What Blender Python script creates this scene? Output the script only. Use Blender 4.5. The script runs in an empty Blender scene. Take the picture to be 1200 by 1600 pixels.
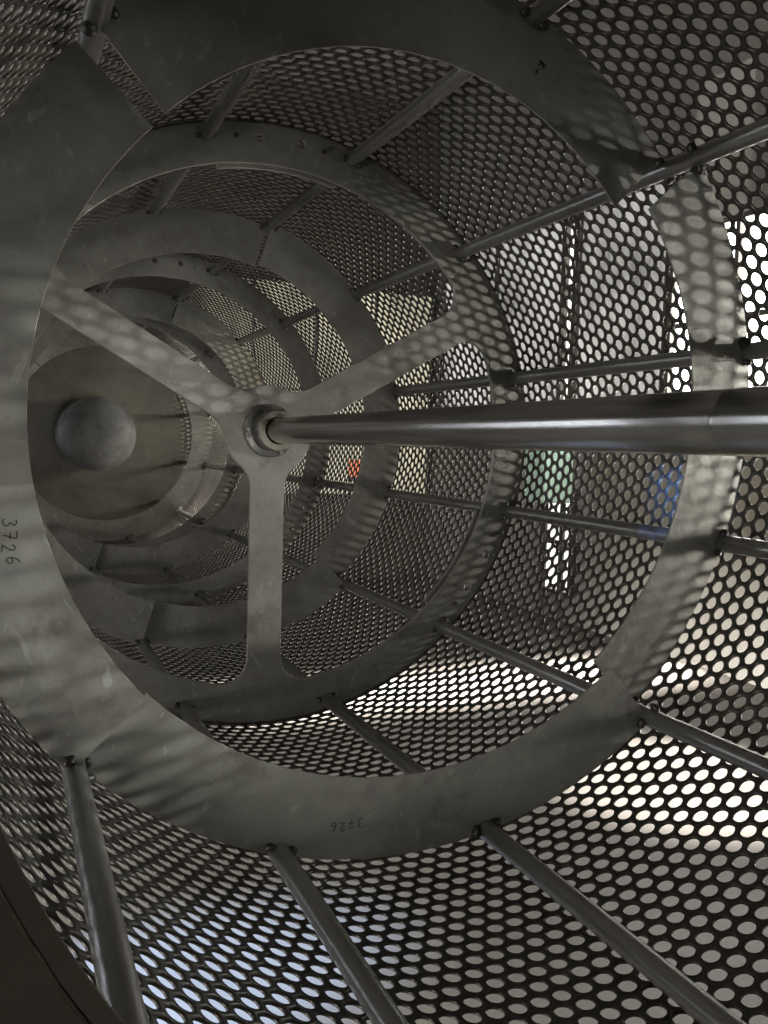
import bpy, bmesh, math, random
import numpy as np
from mathutils import Vector, Matrix
random.seed(7); rng = np.random.default_rng(7)
C = bpy.context.scene.collection
SC = bpy.context.scene

# ------------------------------------------------------------------ camera
R = 0.5                      # drum radius in metres
AX, AY = 0.8038, 0.0428      # drum axis relative to the camera, in radii
AXIS_H = 1.2                 # height of the drum axis above the floor
FPX, VX, VY = 1392.2, 9.7, 680.7
cd = bpy.data.cameras.new('camera'); cam = bpy.data.objects.new('camera', cd); C.objects.link(cam)
cd.sensor_fit = 'VERTICAL'; cd.sensor_height = 36.0; cd.lens = 36.0 * FPX / 1600.0
cd.clip_start = 0.01; cd.clip_end = 100
a = Vector(((VX - 600) / FPX, -(VY - 800) / FPX, -1.0)).normalized()
z_ = -a; x_ = Vector((0, 1, 0)).cross(z_).normalized(); y_ = z_.cross(x_)
rows = [x_, -z_, y_]          # world x, y, z in camera coordinates
M = Matrix([[r[0], r[1], r[2]] for r in rows]).to_4x4()
cam.matrix_world = Matrix.Translation((0, 0, AXIS_H - AY * R)) @ M
SC.camera = cam

# ------------------------------------------------------------------ world, lamps, exposure
w = bpy.data.worlds.new('World'); SC.world = w; w.use_nodes = True
w.node_tree.nodes['Background'].inputs[0].default_value = (0.75, 0.72, 0.66, 1)
w.node_tree.nodes['Background'].inputs[1].default_value = 0.10
SC.view_settings.view_transform = 'Standard'; SC.view_settings.look = 'None'
SC.view_settings.exposure = 0.15; SC.view_settings.gamma = 1.0
SC.cycles.use_denoising = True
SC.cycles.max_bounces = 8; SC.cycles.diffuse_bounces = 4; SC.cycles.glossy_bounces = 4
SC.cycles.sample_clamp_indirect = 4.0
SC.cycles.caustics_reflective = False; SC.cycles.caustics_refractive = False

def lamp(name, kind, loc, to, energy, color, **kw):
    d = bpy.data.lights.new(name, kind); d.energy = energy; d.color = color
    for k, v in kw.items(): setattr(d, k, v)
    o = bpy.data.objects.new(name, d); C.objects.link(o); o.location = loc
    o.rotation_euler = (Vector(to) - Vector(loc)).to_track_quat('-Z', 'Y').to_euler()
    return o
# spots added beside the drum, each aimed through the holes at one plate
lamp('plate_spot', 'SPOT', (3.2, -0.3, 1.50), (0.0, .87, 1.04), 270, (0.95, 1.0, 0.95), shadow_soft_size=0.014, spot_size=0.19, spot_blend=0.55)
lamp('plate_spot', 'SPOT', (3.2, -0.3, 1.42), (0.16, 1.44, 1.37), 210, (1.0, 0.98, 0.95), shadow_soft_size=0.014, spot_size=0.13, spot_blend=0.5)
lamp('plate_spot', 'SPOT', (3.2, -0.3, 1.58), (0.84, .90, 1.34), 75, (1.0, 1.0, 0.93), shadow_soft_size=0.03, spot_size=0.20, spot_blend=0.6)
lamp('plate_spot', 'SPOT', (3.2, -0.2, 1.50), (0.70, 1.44, 1.36), 90, (1.0, 1.0, 0.90), shadow_soft_size=0.05, spot_size=0.20, spot_blend=0.6)
lamp('plate_spot', 'SPOT', (3.2, 1.5, 1.45), (0.78, 3.05, 1.36), 150, (1.0, 0.90, 0.62), shadow_soft_size=0.04, spot_size=0.17, spot_blend=0.5)
# long low light beside the drum, shining across it
lamp('side_strip', 'AREA', (3.2, -0.1, 1.22), (0.2, 1.15, 1.14), 1.3, (1.0, 0.98, 0.91), shape='RECTANGLE', size=1.0, size_y=0.35, spread=math.radians(22))
# strip of light on the floor beside the drum
lamp('floor_strip', 'AREA', (2.75, 3.9, 3.3), (2.65, 3.9, 0), 160, (1.0, 0.93, 0.87), shape='RECTANGLE', size=.42, size_y=3.8, spread=math.radians(13))
lamp('floor_pool', 'SPOT', (3.2, 1.5, 3.0), (2.3, 2.45, 0), 4500, (1.0, 0.93, 0.87), shadow_soft_size=0.1, spot_size=0.35, spot_blend=0.6)
lamp('blue_lamp', 'SPOT', (-2.5, .78, .85), (.90, 1.00, 1.15), 9000, (0.16, 0.38, 1.0), shadow_soft_size=0.07, spot_size=0.026, spot_blend=0.5)
lamp('wall_fill', 'SPOT', (2.0, 2.3, 3.2), (3.6, 4.4, 0.7), 120, (1.0, 0.92, 0.82), shadow_soft_size=0.15, spot_size=0.95, spot_blend=0.5)  # added spot, brightens the side wall below the large window
lamp('cool_pool', 'SPOT', (-1.9, 1.3, 1.7), (0.30, 1.85, 0), 4000, (0.45, 0.63, 1.0), shadow_soft_size=0.08, spot_size=0.26, spot_blend=0.9)
lamp('plate_spot', 'SPOT', (3.2, -0.3, .95), (0.80, .90, 1.02), 60, (1.0, 0.93, 0.84), shadow_soft_size=0.12, spot_size=0.21, spot_blend=0.7)  # soft added spot, warms the lower end of the right vane
lamp('rod_fill_spot', 'SPOT', (0.25, -2.4, 1.45), (0.60, 1.0, .78), 12, (0.97, 1.0, 0.93), shadow_soft_size=0.02, spot_size=0.30, spot_blend=0.8)  # spot added through the open end to put highlights on the lower rods
lamp('hall_light_near', 'AREA', (1.6, -1.8, 3.6), (1.2, -0.5, 0), 1, (1.0, 0.98, 0.92), shape='RECTANGLE', size=2.2, size_y=0.5)

lamp('floor_light_left', 'AREA', (-3.0, 2.4, .62), (0.4, 2.4, 0), 62, (1.0, 0.97, 0.93), shape='RECTANGLE', size=3.4, size_y=0.15, spread=math.radians(25))
lamp('low_fill', 'AREA', (-2.0, 0.6, 0.5), (0.6, 2.0, 1.0), 34, (1.0, 0.96, 0.89), shape='RECTANGLE', size=1.0, size_y=0.4)
lamp('side_light', 'AREA', (-2.6, 1.2, 2.2), (0.2, 2.0, 0.0), 12, (1.0, 0.95, 0.88), shape='RECTANGLE', size=1.2, size_y=0.8)
lamp('low_light_right', 'AREA', (3.0, 2.6, 0.35), (0.6, 2.6, 1.5), 26, (1.0, 0.95, 0.88), shape='RECTANGLE', size=2.6, size_y=0.4, spread=math.radians(80))
lamp('far_side_lamp', 'AREA', (2.6, 3.6, 1.5), (0.6, 4.7, 1.1), 5.5, (1.0, 0.94, 0.80), shape='RECTANGLE', size=.5, size_y=0.4, spread=math.radians(60))
lamp('open_end_fill', 'AREA', (0.6, -3.6, 0.55), (0.30, 1.3, 0.86), 0.46, (1.0, 1.0, 0.93), shape='RECTANGLE', size=0.8, size_y=0.4, spread=math.radians(20))  # added beam through the drum's open end, lifts the lower and left plates

# ------------------------------------------------------------------ material helpers
def mat(name):
    m = bpy.data.materials.new(name); m.use_nodes = True
    nt = m.node_tree; b = nt.nodes['Principled BSDF']
    return m, nt, b
def N(nt, t, **kw):
    n = nt.nodes.new(t)
    for k, v in kw.items(): setattr(n, k, v)
    return n
def noise(nt, co, scale, detail=5, rough=0.55, sx=(1, 1, 1)):
    mp = N(nt, 'ShaderNodeMapping'); mp.inputs['Scale'].default_value = sx
    nt.links.new(co, mp.inputs['Vector'])
    n = N(nt, 'ShaderNodeTexNoise'); n.inputs['Scale'].default_value = scale
    n.inputs['Detail'].default_value = detail; n.inputs['Roughness'].default_value = rough
    nt.links.new(mp.outputs[0], n.inputs['Vector']); return n.outputs[0]
def ramp(nt, fac, stops):
    r = N(nt, 'ShaderNodeValToRGB'); e = r.color_ramp.elements
    while len(e) > len(stops): e.remove(e[-1])
    while len(e) < len(stops): e.new(0.5)
    for k, (p, c) in enumerate(stops):
        e[k].position = p; e[k].color = c if len(c) == 4 else (*c, 1)
    nt.links.new(fac, r.inputs[0]); return r.outputs[0]
def mixc(nt, fac, c1, c2, mode='MIX'):
    m = N(nt, 'ShaderNodeMix', data_type='RGBA', blend_type=mode)
    if isinstance(fac, float): m.inputs[0].default_value = fac
    else: nt.links.new(fac, m.inputs[0])
    for c, i in ((c1, 6), (c2, 7)):
        if isinstance(c, tuple): m.inputs[i].default_value = (*c, 1)
        else: nt.links.new(c, m.inputs[i])
    return m.outputs[2]
def steel(name, lo, hi, metallic, r0, r1, scale=6, stretch=(1, 1, 1), stain=(0.10, 0.075, 0.05), stain_amt=0.5, bump=0.15, bscale=90, scratch=0.0, long=False):
    m, nt, b = mat(name)
    co = N(nt, 'ShaderNodeTexCoord').outputs['Object']
    n1 = noise(nt, co, scale, 6, 0.6, stretch)
    c = ramp(nt, n1, [(0.3, lo), (0.7, hi)])
    n2 = noise(nt, co, scale * 0.7 + 2.3, 8, 0.7, stretch if long else (1, 1, 1))
    f = ramp(nt, n2, [(0.56, (0, 0, 0)), (0.75, (stain_amt,) * 3)])
    c = mixc(nt, f, c, stain)
    n3 = noise(nt, co, scale * 9, 3, 0.5, stretch)
    c = mixc(nt, 0.35, c, ramp(nt, n3, [(0.3, (0.55,) * 3), (0.7, (1.0,) * 3)]), 'MULTIPLY')
    if scratch:
        # handling scratches and smears, in two directions
        for sc_, rot, sx_ in ((70, (.3, .5, .4), (1, 1, .035)), (95, (-.4, 1.1, -.7), (.03, 1, 1)), (60, (.9, -.6, 1.9), (1, 1, .05))):
            mp = N(nt, 'ShaderNodeMapping'); mp.inputs['Rotation'].default_value = rot; nt.links.new(co, mp.inputs['Vector'])
            wv = N(nt, 'ShaderNodeTexNoise'); wv.inputs['Scale'].default_value = 5; nt.links.new(mp.outputs[0], wv.inputs['Vector'])
            ad = N(nt, 'ShaderNodeMix', data_type='RGBA', blend_type='ADD'); ad.inputs[0].default_value = .06
            nt.links.new(mp.outputs[0], ad.inputs[6]); nt.links.new(wv.outputs[1], ad.inputs[7])
            sn = noise(nt, ad.outputs[2], sc_, 2, 0.5, sx_)
            c = mixc(nt, ramp(nt, sn, [(0.69, (0, 0, 0)), (0.73, (scratch,) * 3)]), c, (.60, .60, .56))
        sp = noise(nt, co, 260, 2, 0.6)
        c = mixc(nt, ramp(nt, sp, [(0.62, (0, 0, 0)), (0.74, (.22,) * 3)]), c, (.12, .11, .09))
        bl = noise(nt, co, 14, 7, 0.75)
        c = mixc(nt, ramp(nt, bl, [(0.57, (0, 0, 0)), (0.68, (.45,) * 3)]), c, (.12, .105, .085))
        sm = noise(nt, co, 2.1, 3, 0.6)
        c = mixc(nt, ramp(nt, sm, [(0.52, (0, 0, 0)), (0.72, (.45,) * 3)]), c, (.16, .15, .135))
    nt.links.new(c, b.inputs['Base Color']); b.inputs['Metallic'].default_value = metallic
    rr = ramp(nt, n1 if long else n2, [(0.3, (r0,) * 3), (0.7, (r1,) * 3)]); nt.links.new(rr, b.inputs['Roughness'])
    n4 = noise(nt, co, bscale, 4, 0.6, stretch)
    bp = N(nt, 'ShaderNodeBump'); bp.inputs['Strength'].default_value = bump; bp.inputs['Distance'].default_value = 0.002
    nt.links.new(n4, bp.inputs['Height']); nt.links.new(bp.outputs[0], b.inputs['Normal'])
    return m
MT = {}
MT['plate'] = steel('rolled_steel_plate', (0.27, 0.262, 0.235), (0.47, 0.46, 0.42), 0.35, 0.38, 0.62, 5, scratch=0.40, stain=(.13, .095, .065), stain_amt=.65, bump=.3)
MT['shell'] = steel('perforated_steel', (0.085, 0.08, 0.07), (0.14, 0.13, 0.115), 0.5, 0.28, 0.42, 8, bump=0.05)
MT['rod'] = steel('dark_bar_steel', (0.25, 0.245, 0.235), (0.44, 0.43, 0.405), 0.85, 0.22, 0.38, 22, (1, .10, 1), stain_amt=0.3, bscale=160, long=True)
MT['shaft'] = steel('polished_shaft', (0.40, 0.385, 0.36), (0.56, 0.545, 0.51), 1.0, 0.15, 0.24, 30, (1, .02, 1), stain_amt=0.0, bump=0.05, bscale=200, long=True)
MT['weld'] = steel('burnt_weld', (0.03, 0.03, 0.03), (0.16, 0.15, 0.14), 0.7, 0.3, 0.5, 60)
MT['bronze'] = steel('pale_bush', (0.26, 0.24, 0.20), (0.38, 0.35, 0.29), 0.8, 0.3, 0.45, 30)
MT['end'] = steel('brown_end_plate', (0.15, 0.14, 0.12), (0.28, 0.265, 0.225), 0.35, 0.45, 0.6, 3, stain_amt=0.7)
MT['cap'] = steel('dull_cap_steel', (0.12, 0.12, 0.12), (0.27, 0.27, 0.26), 0.2, 0.5, 0.7, 9, stain_amt=0.7)
MT['rust'] = steel('brown_rim_plate', (0.09, 0.07, 0.052), (0.16, 0.125, 0.095), 0.2, 0.55, 0.7, 5)
def flat(name, col, rough=0.7, metallic=0.0, var=0.25, scale=3, emit=None):
    m, nt, b = mat(name)
    co = N(nt, 'ShaderNodeTexCoord').outputs['Object']
    n = noise(nt, co, scale, 6, 0.6)
    c = ramp(nt, n, [(0.3, tuple(x * (1 - var) for x in col)), (0.7, tuple(min(1, x * (1 + var)) for x in col))])
    nt.links.new(c, b.inputs['Base Color']); b.inputs['Roughness'].default_value = rough; b.inputs['Metallic'].default_value = metallic
    if emit:
        b.inputs['Emission Color'].default_value = (*emit[0], 1); b.inputs['Emission Strength'].default_value = emit[1]
    return m
MT['ink'] = flat('marker_ink', (0.012, 0.012, 0.014), 0.5)

# ------------------------------------------------------------------ object helpers
def link(name, me, m=None, parent=None, smooth=False, **props):
    o = bpy.data.objects.new(name, me); C.objects.link(o)
    if m is not None and not me.materials: me.materials.append(m)
    if parent is not None: o.parent = parent
    if smooth:
        me.polygons.foreach_set('use_smooth', [True] * len(me.polygons))
    for k, v in props.items(): o[k] = v
    return o
def plate2d(outlines, y0, thick, yfun=None, bevel=0.0):
    """outlines: closed 2-D loops (x, height) in radii; plate lies across the drum axis, near face at y0 (radii)"""
    cu = bpy.data.curves.new('tmp', 'CURVE'); cu.dimensions = '2D'; cu.fill_mode = 'BOTH'
    for pts in outlines:
        s = cu.splines.new('POLY'); s.points.add(len(pts) - 1); s.use_cyclic_u = True
        for k, (x, y) in enumerate(pts): s.points[k].co = (x, y, 0, 1)
    cu.extrude = thick / 2; 
    if bevel: cu.bevel_depth = bevel; cu.bevel_resolution = 1; cu.offset = -bevel
    o = bpy.data.objects.new('tmp', cu); C.objects.link(o)
    bpy.context.view_layer.update()
    me = bpy.data.meshes.new_from_object(o.evaluated_get(bpy.context.evaluated_depsgraph_get()))
    bpy.data.objects.remove(o); bpy.data.curves.remove(cu)
    bm = bmesh.new(); bm.from_mesh(me)
    bmesh.ops.remove_doubles(bm, verts=bm.verts, dist=1e-5)
    for v in bm.verts:
        x, y, z = v.co
        d = y0 + thick / 2 + bevel - z + (yfun(x, y) if yfun else 0)
        v.co = (x * R, d * R, y * R)
    bmesh.ops.recalc_face_normals(bm, faces=bm.faces)
    bm.to_mesh(me); bm.free(); me.materials.clear()
    return me
def arc(r, a0, a1, n, cx=0, cy=0):
    return [(cx + r * math.cos(math.radians(a0 + (a1 - a0) * k / n)), cy + r * math.sin(math.radians(a0 + (a1 - a0) * k / n))) for k in range(n + 1)]
def circle(r, n, cx=0, cy=0): return arc(r, 0, 360, n, cx, cy)[:-1]
def lathe(profile, n=64, cap=False):
    """profile: (radius, depth) pairs in radii, turned about the drum axis"""
    bm = bmesh.new(); rings = []
    for r, d in profile:
        rings.append([bm.verts.new((r * R * math.cos(2 * math.pi * k / n), d * R, r * R * math.sin(2 * math.pi * k / n))) for k in range(n)])
    for A, B in zip(rings, rings[1:]):
        for k in range(n): bm.faces.new((A[k], A[(k + 1) % n], B[(k + 1) % n], B[k]))
    if cap:
        bm.faces.new(rings[0]); bm.faces.new(rings[-1][::-1])
    bmesh.ops.recalc_face_normals(bm, faces=bm.faces)
    me = bpy.data.meshes.new('lathe'); bm.to_mesh(me); bm.free()
    return me
def box(lo, hi, bev=0.0):
    bm = bmesh.new(); bmesh.ops.create_cube(bm, size=1)
    for v in bm.verts:
        v.co = [lo[i] + (v.co[i] + .5) * (hi[i] - lo[i]) for i in range(3)]
    if bev: bmesh.ops.bevel(bm, geom=bm.edges, offset=bev, segments=2, affect='EDGES')
    me = bpy.data.meshes.new('box'); bm.to_mesh(me); bm.free(); return me

# ------------------------------------------------------------------ the drum
drum = bpy.data.objects.new('screening_drum', None); C.objects.link(drum)
drum.location = (AX * R, 0, AXIS_H)
drum['label'] = 'long perforated steel drum seen from inside, with vanes, rods, spoked wheel and central shaft'
drum['category'] = 'drum'
Z_END = 9.55

# perforated shell: hexagonal cells, each with a round hole and a real thickness
NC = 140; P = 2 * math.pi / NC; DZ = P * math.sqrt(3) / 2; HR = 0.380 * P; T = 0.005
def shell_cells(z0, z1, sub):
    """sub points per hexagon side -> 6*sub sided hole"""
    i0, i1 = int(round(z0 / DZ)), int(round(z1 / DZ))
    M_ = 6 * sub
    ii, jj = np.meshgrid(np.arange(i0, i1), np.arange(NC), indexing='ij')
    ii = ii.ravel(); jj = jj.ravel()
    cth = (jj + 0.5 * (ii % 2)) * P + 0.010; cz = ii * DZ + 0.012
    cr = P / math.sqrt(3)
    cor = np.array([(cr * math.cos(math.radians(30 + 60 * k)), cr * math.sin(math.radians(30 + 60 * k))) for k in range(6)])
    def cyl(th, z, rad):       # the sheet is not perfectly round
        rad = rad + .0014 * np.sin(5 * th + 1.7 * z) + .0010 * np.sin(11 * th - 2.9 * z + 1) + .0008 * np.sin(3.1 * z + 2 * th)
        return np.stack([rad * np.cos(th), z, rad * np.sin(th)], -1) * R
    verts = []
    for rad in (1.0, 1.0 + T):
        ct = cyl(cth[:, None] + cor[None, :, 0], cz[:, None] + cor[None, :, 1], rad)
        nx = np.roll(ct, -1, axis=1)
        fr = np.arange(sub) / sub
        hexp = (ct[:, :, None, :] * (1 - fr)[None, None, :, None] + nx[:, :, None, :] * fr[None, None, :, None]).reshape(len(cth), M_, 3)
        # hole points at matching angles
        cc = np.stack([cor, np.roll(cor, -1, axis=0)], 1)
        hp = (cc[:, None, 0, :] * (1 - fr)[None, :, None] + cc[:, None, 1, :] * fr[None, :, None]).reshape(M_, 2)
        ang = np.arctan2(hp[:, 1], hp[:, 0])
        ho = cyl(cth[:, None] + HR * np.cos(ang)[None], cz[:, None] + HR * np.sin(ang)[None], rad)
        verts += [hexp, ho]
    V = np.concatenate(verts, 1)  # hex_in, hole_in, hex_out, hole_out
    k = np.arange(M_); k1 = (k + 1) % M_
    q = np.concatenate([np.stack([k, k1, M_ + k1, M_ + k], 1), np.stack([M_ + k, M_ + k1, 3 * M_ + k1, 3 * M_ + k], 1), np.stack([2 * M_ + k, 3 * M_ + k, 3 * M_ + k1, 2 * M_ + k1], 1)])
    F = (q[None] + (np.arange(len(cth)) * 4 * M_)[:, None, None]).reshape(-1, 4)
    return V.reshape(-1, 3), F
vs, fs, off = [], [], 0
for z0, z1, sub in ((-1.0, 0.6, 1), (0.6, 2.6, 3), (2.6, 5.0, 2), (5.0, Z_END, 1)):
    v, f = shell_cells(z0, z1, sub); vs.append(v); fs.append(f + off); off += len(v)
V = np.concatenate(vs); F = np.concatenate(fs)
me = bpy.data.meshes.new('perforated_shell')
me.vertices.add(len(V)); me.vertices.foreach_set('co', V.ravel().astype(np.float32))
me.loops.add(F.size); me.loops.foreach_set('vertex_index', F.ravel().astype(np.int32))
me.polygons.add(len(F)); me.polygons.foreach_set('loop_start', (np.arange(len(F)) * 4).astype(np.int32))
me.update(calc_edges=True)
link('perforated_shell', me, MT['shell'], drum)

# rods
TH0 = math.degrees(0.76416)
rods = [TH0 - 30 * k for k in range(12)]
RR, RAD = 0.953, 0.0225
for th in rods:
    bm = bmesh.new(); n = 20; seg = 90; rings = []
    c, s = math.cos(math.radians(th)), math.sin(math.radians(th))
    ph1, ph2 = random.random() * 6, random.random() * 6
    for i in range(seg + 1):
        d = -1.0 + (Z_END + 1.0) * i / seg
        wob = 0.0012 * math.sin(d * 2.1 + ph1) ; wob2 = 0.0012 * math.sin(d * 1.7 + ph2)
        rings.append([bm.verts.new((((RR + wob) * c + RAD * math.cos(2 * math.pi * k / n)) * R, d * R, ((RR + wob2) * s + RAD * math.sin(2 * math.pi * k / n)) * R)) for k in range(n)])
    for A, B in zip(rings, rings[1:]):
        for k in range(n): bm.faces.new((A[k], A[(k + 1) % n], B[(k + 1) % n], B[k]))
    bmesh.ops.recalc_face_normals(bm, faces=bm.faces)
    me = bpy.data.meshes.new('rod'); bm.to_mesh(me); bm.free()
    link('rod', me, MT['rod'], drum, smooth=True)

BEADS = []
for _k in range(5):
    bm = bmesh.new(); bmesh.ops.create_icosphere(bm, subdivisions=2, radius=1)
    for v in bm.verts: v.co *= 1 + random.uniform(-.13, .13)
    me = bpy.data.meshes.new('weld_bead'); bm.to_mesh(me); bm.free(); me.materials.append(MT['weld'])
    me.polygons.foreach_set('use_smooth', [True] * len(me.polygons)); BEADS.append(me)
def beads(points, parent):
    for (x, d, y), s in points:
        o = bpy.data.objects.new('weld_bead', random.choice(BEADS)); C.objects.link(o); o.parent = parent
        o.location = (x * R, d * R, y * R); o.scale = [s * R * random.uniform(.75, 1.25) for _ in range(3)]
        o.rotation_euler = [random.uniform(0, 3) for _ in range(3)]

# strokes for the hand-written marks (x right, y up, unit box 0..1)
GL = {'3': [[(.15, .95), (.55, 1), (.75, .8), (.4, .55), (.75, .4), (.7, .1), (.3, 0), (.1, .15)]],
      '7': [[(.1, .9), (.4, .95), (.8, .92), (.6, .5), (.45, 0)], [(.25, .5), (.85, .45)]],
      '2': [[(.15, .75), (.35, 1), (.7, .9), (.65, .6), (.3, .2), (.15, .05), (.45, .1), (.85, .0)]],
      '6': [[(.65, 1), (.3, .75), (.15, .35), (.3, .02), (.65, .05), (.75, .35), (.5, .5), (.2, .35)]],
      'k': [[(.2, 1), (.2, 0)], [(.75, .9), (.25, .45), (.8, .05)]],
      'c': [[(.8, .8), (.4, .95), (.15, .5), (.4, .05), (.8, .2)]],
      'o': [[(.5, .95), (.15, .5), (.5, .05), (.85, .5), (.5, .95)]],
      '-': [[(.2, .5), (.8, .5)]]}
def writing(text, org, ang, size, depth_at, parent, wd=0.0016, spc=.95, flip=1):
    """marks on a plate: org = start (radii), ang = direction of the text in degrees"""
    bm = bmesh.new(); ca, sa = math.cos(math.radians(ang)), math.sin(math.radians(ang))
    for i, ch in enumerate(text):
        jig = random.uniform(-.2, .2)
        for st in GL[ch]:
            pts = []
            # resample with smoothing
            for u in range(len(st) - 1):
                for t in (0, .33, .66): pts.append((st[u][0] + (st[u + 1][0] - st[u][0]) * t, st[u][1] + (st[u + 1][1] - st[u][1]) * t))
            pts.append(st[-1])
            sm = [pts[0]] + [tuple(.25 * pts[k - 1][j] + .5 * pts[k][j] + .25 * pts[k + 1][j] for j in (0, 1)) for k in range(1, len(pts) - 1)] + [pts[-1]]
            P2 = []
            for x, y in sm:
                X = (i * spc + x * .8) * size; Y = (y + jig) * size * flip
                P2.append((org[0] + X * ca - Y * sa, org[1] + X * sa + Y * ca))
            prev = None
            for k, (x, y) in enumerate(P2):
                x2, y2 = P2[min(k + 1, len(P2) - 1)]; x1, y1 = P2[max(k - 1, 0)]
                dx, dy = x2 - x1, y2 - y1; L = math.hypot(dx, dy) or 1; nx, ny = -dy / L * wd, dx / L * wd
                q = []
                for s in (1, -1):
                    X, Y = x + nx * s, y + ny * s
                    q.append(bm.verts.new((X * R, (depth_at(X, Y) - 0.0012) * R, Y * R)))
                if prev: bm.faces.new((prev[0], q[0], q[1], prev[1]))
                prev = q
    me = bpy.data.meshes.new('handwriting'); bm.to_mesh(me); bm.free()
    return link('handwriting', me, MT['ink'], parent)

VIN, VOUT, VT = 0.770, 0.958, 0.0075
def vane(a0, a1, z0, b, mo, mid, label=None, material='plate', rin=VIN, rout=VOUT, feet=True):
    """flat quarter-ring plate between two rods, leaning along the drum; a0 > a1 in degrees"""
    m = math.radians(mid)
    g = (b * math.sin(m) + mo * math.cos(m), -b * math.cos(m) + mo * math.sin(m))
    def dep(x, y): return z0 + g[0] * x + g[1] * y - mo * .9
    n = int(abs(a1 - a0) / 1.2)
    out = arc(rout, a0, a1, n); inn = arc(rin, a1, a0, n)
    me = plate2d([out + inn], 0, VT - .004, dep, bevel=0.0007)
    o = link('vane_plate', me, MT[material], drum)
    if label: o['label'] = label
    pts = []
    for th in rods:
        for t in (th, th - 360, th + 360):
            if a1 - 2 <= t <= a0 + 2:
                for side in (-1, 1):
                    aa = math.radians(t + side * 1.55)
                    r_ = 0.945 + random.uniform(-.004, .006)
                    x, y = r_ * math.cos(aa), r_ * math.sin(aa)
                    pts.append(((x, dep(x, y) - .005, y), 0.0125))
    if feet: beads(pts, o)
    return o, dep
# the four near vanes (fitted to the photograph), then the rings further down
vt, dT = vane(134.3, 45.5, 1.734, .094, -.05, 89, 'dark upper vane plate with two lighter streaks at its end')
vr, dR = vane(43.0, -46.0, 1.767, .080, .054, -1, 'vane plate dappled with dots of light')
vb, dB = vane(-46.3, -135.5, 1.767, .040, .059, -91, 'plain grey vane plate marked 3726 upside down')
vl, dL = vane(-136.6, -224.0, 1.719, .042, .016, 179, 'vane plate with blurred light streaks, marked 3726 sideways')
writing('3726', (-0.080 + .002, -0.862), 180, 0.0215, dB, vb, wd=.0009)
writing('3726', (-0.808, -0.188), 270, 0.0235, dL, vl, wd=.0010)
writing('k-', (0.285, 0.83), 250, 0.022, dT, vt)
v3a, d3a = vane(73.5, -46.0, 3.955, .075, .03, 14)
v3b, d3b = vane(-46.4, -106.0, 3.90, .06, .03, -76)
vane(-106.4, -196.0, 3.90, .05, .03, -151); v3d, d3d = vane(-196.4, -286.0, 3.92, .05, .03, -241)
writing('co-3', (-0.05, -0.865), 172, 0.018, d3b, v3b, wd=.0008)
for zz, st in ((6.17, -16.1), (8.28, 43.9)):
    for k in range(4):
        vane(st - .3 - 90 * k, st - 89.7 - 90 * k, zz, .05, .03, st - 45 - 90 * k)
vane(-112, -178, 0.66, .02, 0.0, -150, 'brown rim plate close to the camera with a thin weld line', 'rust', .868, .985, feet=False)
# weld line on the near rim plate
bm = bmesh.new(); prev = None
for k in range(90):
    aa = math.radians(-114 - 62 * k / 89); q = []
    for rr_ in (.8835 + random.uniform(-.0006, .0006), .8875 + random.uniform(-.0006, .0006)):
        x, y = rr_ * math.cos(aa), rr_ * math.sin(aa)
        m = math.radians(-150); g = (.02 * math.sin(m), -.02 * math.cos(m))
        q.append(bm.verts.new((x * R, (0.66 + g[0] * x + g[1] * y - .004 + (.002 if rr_ > .8855 else -.002)) * R, y * R)))
    if prev: bm.faces.new((prev[0], q[0], q[1], prev[1]))
    prev = q
me = bpy.data.meshes.new('seam'); bm.to_mesh(me); bm.free(); link('weld_seam', me, MT['bronze'], drum)

# spoked wheel -------------------------------------------------------
ZS = 2.889
RIN, HUB, HW, F1, F2 = 0.862, 0.150, 0.057, 0.085, 0.10
arms = (30.0, 150.0, 270.0)
def fillets(am, side):
    d = (math.cos(math.radians(am)), math.sin(math.radians(am))); n = (-d[1] * side, d[0] * side)
    out = []
    s1 = math.sqrt((RIN - F1) ** 2 - (HW + F1) ** 2); c1 = (s1 * d[0] + (HW + F1) * n[0], s1 * d[1] + (HW + F1) * n[1])
    s2 = math.sqrt((HUB + F2) ** 2 - (HW + F2) ** 2); c2 = (s2 * d[0] + (HW + F2) * n[0], s2 * d[1] + (HW + F2) * n[1])
    def farc(c, r, p, q, k=9):
        a0 = math.atan2(p[1] - c[1], p[0] - c[0]); a1 = math.atan2(q[1] - c[1], q[0] - c[0])
        da = (a1 - a0 + math.pi) % (2 * math.pi) - math.pi
        return [(c[0] + r * math.cos(a0 + da * i / k), c[1] + r * math.sin(a0 + da * i / k)) for i in range(k + 1)]
    L1 = (s1 * d[0] + HW * n[0], s1 * d[1] + HW * n[1]); Q1 = tuple(x * RIN / (RIN - F1) for x in c1)
    L2 = (s2 * d[0] + HW * n[0], s2 * d[1] + HW * n[1]); Q2 = tuple(x * HUB / (HUB + F2) for x in c2)
    return farc(c2, F2, Q2, L2) + farc(c1, F1, L1, Q1)     # hub -> arm -> ring
holes2d = []
for k in range(3):
    a0, a1 = arms[k], arms[(k + 1) % 3] + (360 if k == 2 else 0)
    up = fillets(a0, 1); dn = fillets(a1, -1)[::-1]
    t0 = math.degrees(math.atan2(up[-1][1], up[-1][0])) % 360; t1 = math.degrees(math.atan2(dn[0][1], dn[0][0])) % 360
    if t1 < t0: t1 += 360
    h0 = math.degrees(math.atan2(dn[-1][1], dn[-1][0])) % 360; h1 = math.degrees(math.atan2(up[0][1], up[0][0])) % 360
    if h0 < h1: h0 += 360
    holes2d.append(up + arc(RIN, t0, t1, 50)[1:-1] + dn + arc(HUB, h0, h1, 14)[1:-1])
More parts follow.
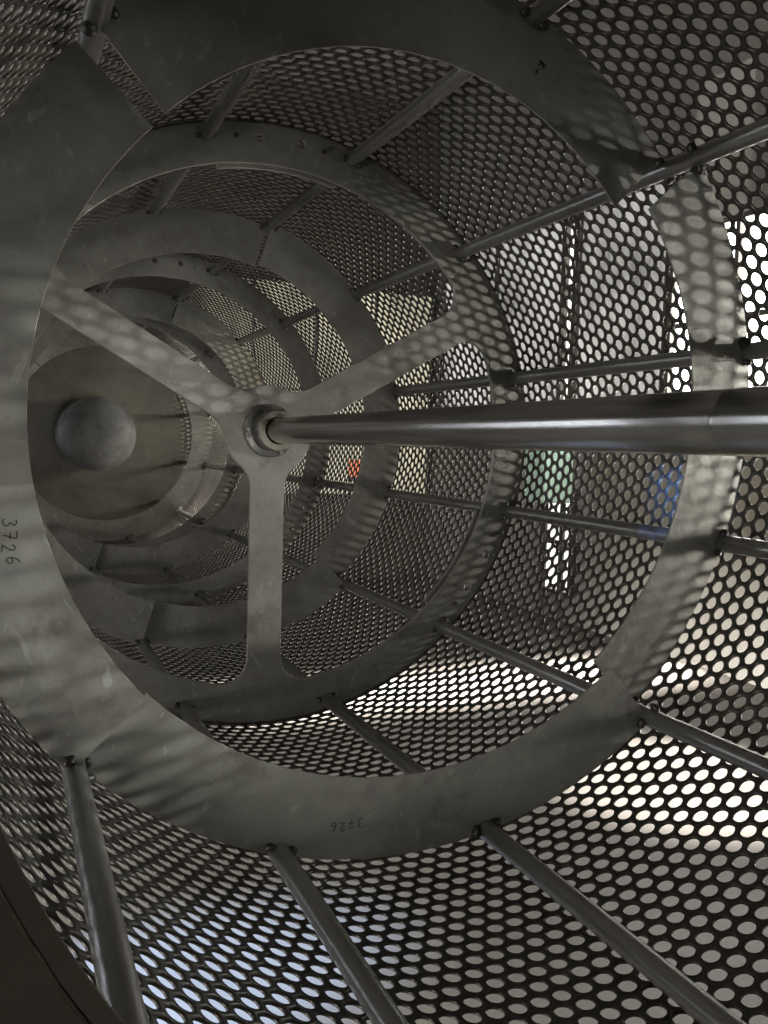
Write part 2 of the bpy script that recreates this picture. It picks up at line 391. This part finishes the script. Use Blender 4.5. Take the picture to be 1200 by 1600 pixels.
def bolt_holes(big=.0155, small=.006):
    o = []
    for g in (88.8, -31.2, -151.2):
        for da, rr_ in ((4.3, big), (-4.3, big), (9.0, small), (-9.0, small)):
            t = math.radians(g + da); o.append(circle(rr_, 16, .945 * math.cos(t), .945 * math.sin(t)))
    return o
wheel = link('spoked_wheel', plate2d([circle(.997, 240)] + holes2d + bolt_holes() + [circle(.0435, 40)], ZS, .014, bevel=.0015), MT['plate'], drum,
             label='flat steel wheel plate with three spokes rounded into its rim')
for g in (-31.2, 88.8, -151.2):
    link('splice_plate', plate2d([arc(.925, g + 13.5, g - 13.5, 30) + arc(.850, g - 13.5, g + 13.5, 30)], ZS + .019, .012, bevel=.001), MT['plate'], wheel)
for g in (88.8, -31.2, -151.2):
    for da in (9.0, -9.0):
        t = math.radians(g + da); bm = bmesh.new()
        bmesh.ops.create_cone(bm, cap_ends=True, segments=10, radius1=.0085 * R, radius2=.0065 * R, depth=.010 * R, matrix=Matrix.Translation((.945 * math.cos(t) * R, (ZS - .004) * R, .945 * math.sin(t) * R)) @ Matrix.Rotation(math.radians(90), 4, 'X'))
        me = bpy.data.meshes.new('bolt'); bm.to_mesh(me); bm.free(); link('bolt', me, MT['weld'], wheel)
pts = []
for th in rods:
    for side in (-1, 1):
        aa = math.radians(th + side * 1.6); pts.append(((.948 * math.cos(aa), ZS - .008, .948 * math.sin(aa)), .010))
beads(pts, wheel)
# rough weld running round the wheel rim
bm = bmesh.new(); n = 420; rings = []
for k in range(n):
    t = 2 * math.pi * k / n; rad = random.uniform(.003, .0065); rc = .992 + random.uniform(-.001, .001)
    rings.append([bm.verts.new(((rc + rad * math.cos(q)) * math.cos(t) * R, (ZS - .001 + rad * math.sin(q)) * R, (rc + rad * math.cos(q)) * math.sin(t) * R)) for q in np.linspace(0, 2 * math.pi, 6, endpoint=False)])
for k in range(n):
    A, B = rings[k], rings[(k + 1) % n]
    for q in range(6): bm.faces.new((A[q], A[(q + 1) % 6], B[(q + 1) % 6], B[q]))
bmesh.ops.recalc_face_normals(bm, faces=bm.faces)
me = bpy.data.meshes.new('rim_weld'); bm.to_mesh(me); bm.free(); link('rim_weld', me, MT['shell'], wheel, smooth=True)

# flanges further down
for zf in (5.10, 7.15):
    fl = link('flange_ring', plate2d([circle(.997, 200), circle(.862, 160)] + bolt_holes(), zf, .014), MT['plate'], drum)
    pts = []
    for th in rods:
        for side in (-1, 1):
            aa = math.radians(th + side * 1.6); pts.append(((.948 * math.cos(aa), zf - .008, .948 * math.sin(aa)), .011))
    beads(pts, fl)

# hub, shaft
hub = link('hub', lathe([(.0415, ZS + .06), (.088, ZS + .06), (.088, ZS - .012), (.083, ZS - .020), (.066, ZS - .024), (.066, ZS - .10), (.063, ZS - .104), (.048, ZS - .104), (.046, ZS - .10), (.046, ZS)], 64), MT['rod'], drum, smooth=False)
link('hub_bush', lathe([(.0655, ZS - .1045), (.0655, ZS - .118), (.0635, ZS - .121), (.0445, ZS - .121), (.0425, ZS - .118), (.0425, ZS - .02)], 64), MT['bronze'], hub)
for t in (-62, 178, 60):
    bm = bmesh.new()
    bmesh.ops.create_cone(bm, cap_ends=True, segments=12, radius1=.008 * R, radius2=.007 * R, depth=.016 * R, matrix=Matrix.Translation((.077 * math.cos(math.radians(t)) * R, (ZS - .024) * R, .077 * math.sin(math.radians(t)) * R)) @ Matrix.Rotation(math.radians(90), 4, 'X'))
    me = bpy.data.meshes.new('bolt'); bm.to_mesh(me); bm.free(); link('bolt', me, MT['shaft'], hub)
shaft = link('central_shaft', lathe([(.0405, ZS + .03), (.0405, ZS - .1), (.0405, .826), (.0400, .822)], 96), MT['shaft'], drum, smooth=True,
             label='polished round steel shaft running out of the hub')
link('shaft_sleeve', lathe([(.0395, .83), (.0406, .824), (.0408, .818), (.0408, -1.0)], 96), MT['shaft'], drum, smooth=True)

# end plate with a dished stub
endp = link('end_plate', plate2d([circle(1.0, 160)], Z_END, .02), MT['end'], drum, label='brown round plate closing the far end of the drum')
prof = [(.356, Z_END), (.356, 8.93), (.350, 8.905), (.335, 8.895)] + [(.33 * math.cos(t), 8.905 - .16 * math.sin(t)) for t in np.linspace(.12, 1.55, 10)] + [(.002, 8.745)]
link('dished_cap', lathe(prof, 72), MT['cap'], endp, smooth=True, label='grey dished cap standing out of the brown end plate')
writing('3-co', (-.80, -.55), 50, .05, lambda x, y: Z_END, endp, wd=.003)

# ------------------------------------------------------------------ the hall outside
def tag(o, **kw):
    for k, v in kw.items(): o[k] = v
    return o
XW, YB = 3.6, 7.4
MT['floor'] = flat('concrete_floor', (0.10, 0.093, 0.083), 0.55, var=.2, scale=2)
MT['wall'] = flat('hall_wall', (0.30, 0.285, 0.25), 0.8, var=.12, scale=1.2)
MT['ceil'] = flat('dark_ceiling', (0.35, 0.33, 0.31), 0.9)
tag(link('floor', box((-4, -5, -.1), (XW + .1, YB, 0)), MT['floor']), kind='structure')
tag(link('side_wall', box((XW, -5, 0), (XW + .15, YB, 4.2)), MT['wall']), kind='structure')
tag(link('far_wall', box((-4, YB, 0), (XW, YB + .15, 4.2)), flat('brown_wall', (.20, .18, .14), .8, var=.15)), kind='structure')
tag(link('near_wall', box((-4, -5.15, 0), (XW, -5, 4.2)), MT['wall']), kind='structure')
tag(link('left_wall', box((-4.15, -5, 0), (-4, YB, 4.2)), MT['wall']), kind='structure')
tag(link('ceiling', box((-4, -5, 4.2), (XW, YB, 4.3)), MT['ceil']), kind='structure')

def window(loc, rot, W, H, nx, nz, col, st, label):
    """framed window, or added glowing panel, on a wall; local -x faces into the hall"""
    e = bpy.data.objects.new('hall_window_or_glow', None); C.objects.link(e); e.location = loc; e.rotation_euler.z = rot
    e['label'] = label; e['category'] = 'window'
    m = flat('bright_pane', (.03, .03, .03), .3, emit=(col, st))
    fw = .03 if st > 1 else .018
    if st < 1:      # dull added panels: uneven glow painted into the emission
        nt = m.node_tree; b = nt.nodes['Principled BSDF']
        n1 = noise(nt, N(nt, 'ShaderNodeTexCoord').outputs['Object'], 2.6, 6, 0.65, (1, 1, .5))
        lo, hi = tuple(x * .45 for x in col), tuple(min(1.6, x * 1.5) for x in col)
        nt.links.new(ramp(nt, n1, [(0.34, lo), (0.5, col), (0.66, hi)]), b.inputs['Emission Color'])
    for k in range(nx + 1):
        y = -W / 2 + W * k / nx; link('mullion', box((-.05, y - fw / 2, -.02), (-.002, y + fw / 2, H + .02)), MT['shell'], e)
    for k in range(nz + 1):
        z = H * k / nz; link('transom', box((-.046, -W / 2 - .02, z - fw / 2), (-.004, W / 2 + .02, z + fw / 2)), MT['shell'], e)
    for i in range(nx):
        for j in range(nz):
            link('pane', box((-.016, -W / 2 + W * i / nx + fw / 2 + .001, H * j / nz + fw / 2 + .001), (-.010, -W / 2 + W * (i + 1) / nx - fw / 2 - .001, H * (j + 1) / nz - fw / 2 - .001)), m, e)
    return e
window((XW, 3.45, 1.40), 0, 1.5, 1.05, 3, 2, (1.0, .99, .93), 11, 'large bright window glowing through the holes above the shaft')
window((XW, 5.24, 1.45), 0, .12, 1.3, 1, 3, (1.0, .98, .90), 2.2, 'narrow bright window strip seen through the holes above the shaft')
window((XW, 5.26, .20), 0, .36, .70, 1, 2, (1.0, .97, .90), 1.5, 'low bright window below the green cabinet, seen through the holes under the shaft')
window((-4.0, 5.6, .7), math.pi, 2.6, 1.6, 3, 2, (.82, .88, 1.0), 6.5, 'wide bluish window on the far side wall of the hall')

window((XW, 4.70, 1.30), 0, .90, 1.5, 1, 1, (1.0, .98, .90), .42, 'dull glowing panel added on the wall between the two bright windows')  # glow added to lift the dark stretch of wall here
window((XW, 6.25, 1.30), 0, 1.85, 1.5, 2, 1, (1.0, .98, .92), .42, 'uneven glowing panel added on the wall beyond the narrow bright strip')  # more added glow, carries the pale panel further along the wall
window((2.45, YB, .75), math.pi / 2, 2.2, 1.8, 4, 2, (1.0, .92, .66), .55, 'wide yellowish glowing panel added on the wall beyond the far end of the drum')  # added glow standing for a lit yellow band on the far wall

def thing(name, label, cat, loc):
    e = bpy.data.objects.new(name, None); C.objects.link(e); e.location = loc; e['label'] = label; e['category'] = cat; return e
gm = flat('green_paint', (.55, .80, .66), .45, var=.1)
g = thing('machine_cabinet', 'green machine cabinet glimpsed through the holes below the shaft', 'cabinet', (3.2, 4.85, 0))
link('body', box((-.10, -.10, .86), (.12, .13, 1.22), .01), gm, g)
link('leg', box((.05, .10, 0), (.08, .13, .859), .003), MT['shell'], g)
link('leg', box((.05, -.10, 0), (.08, -.07, .859), .003), MT['shell'], g)
o = thing('added_orange_lamp', 'small glowing orange lamp added in place of a barrel, glimpsed through the distant holes', 'lamp', (2.35, 6.05, 0))  # glowing stand-in added for an orange barrel
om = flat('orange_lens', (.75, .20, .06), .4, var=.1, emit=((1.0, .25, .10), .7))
def cylm(r, z0, z1, n=32):
    bm = bmesh.new(); bmesh.ops.create_cone(bm, cap_ends=True, segments=n, radius1=r, radius2=r, depth=z1 - z0, matrix=Matrix.Translation((0, 0, (z0 + z1) / 2)))
    me = bpy.data.meshes.new('turned'); bm.to_mesh(me); bm.free(); return me
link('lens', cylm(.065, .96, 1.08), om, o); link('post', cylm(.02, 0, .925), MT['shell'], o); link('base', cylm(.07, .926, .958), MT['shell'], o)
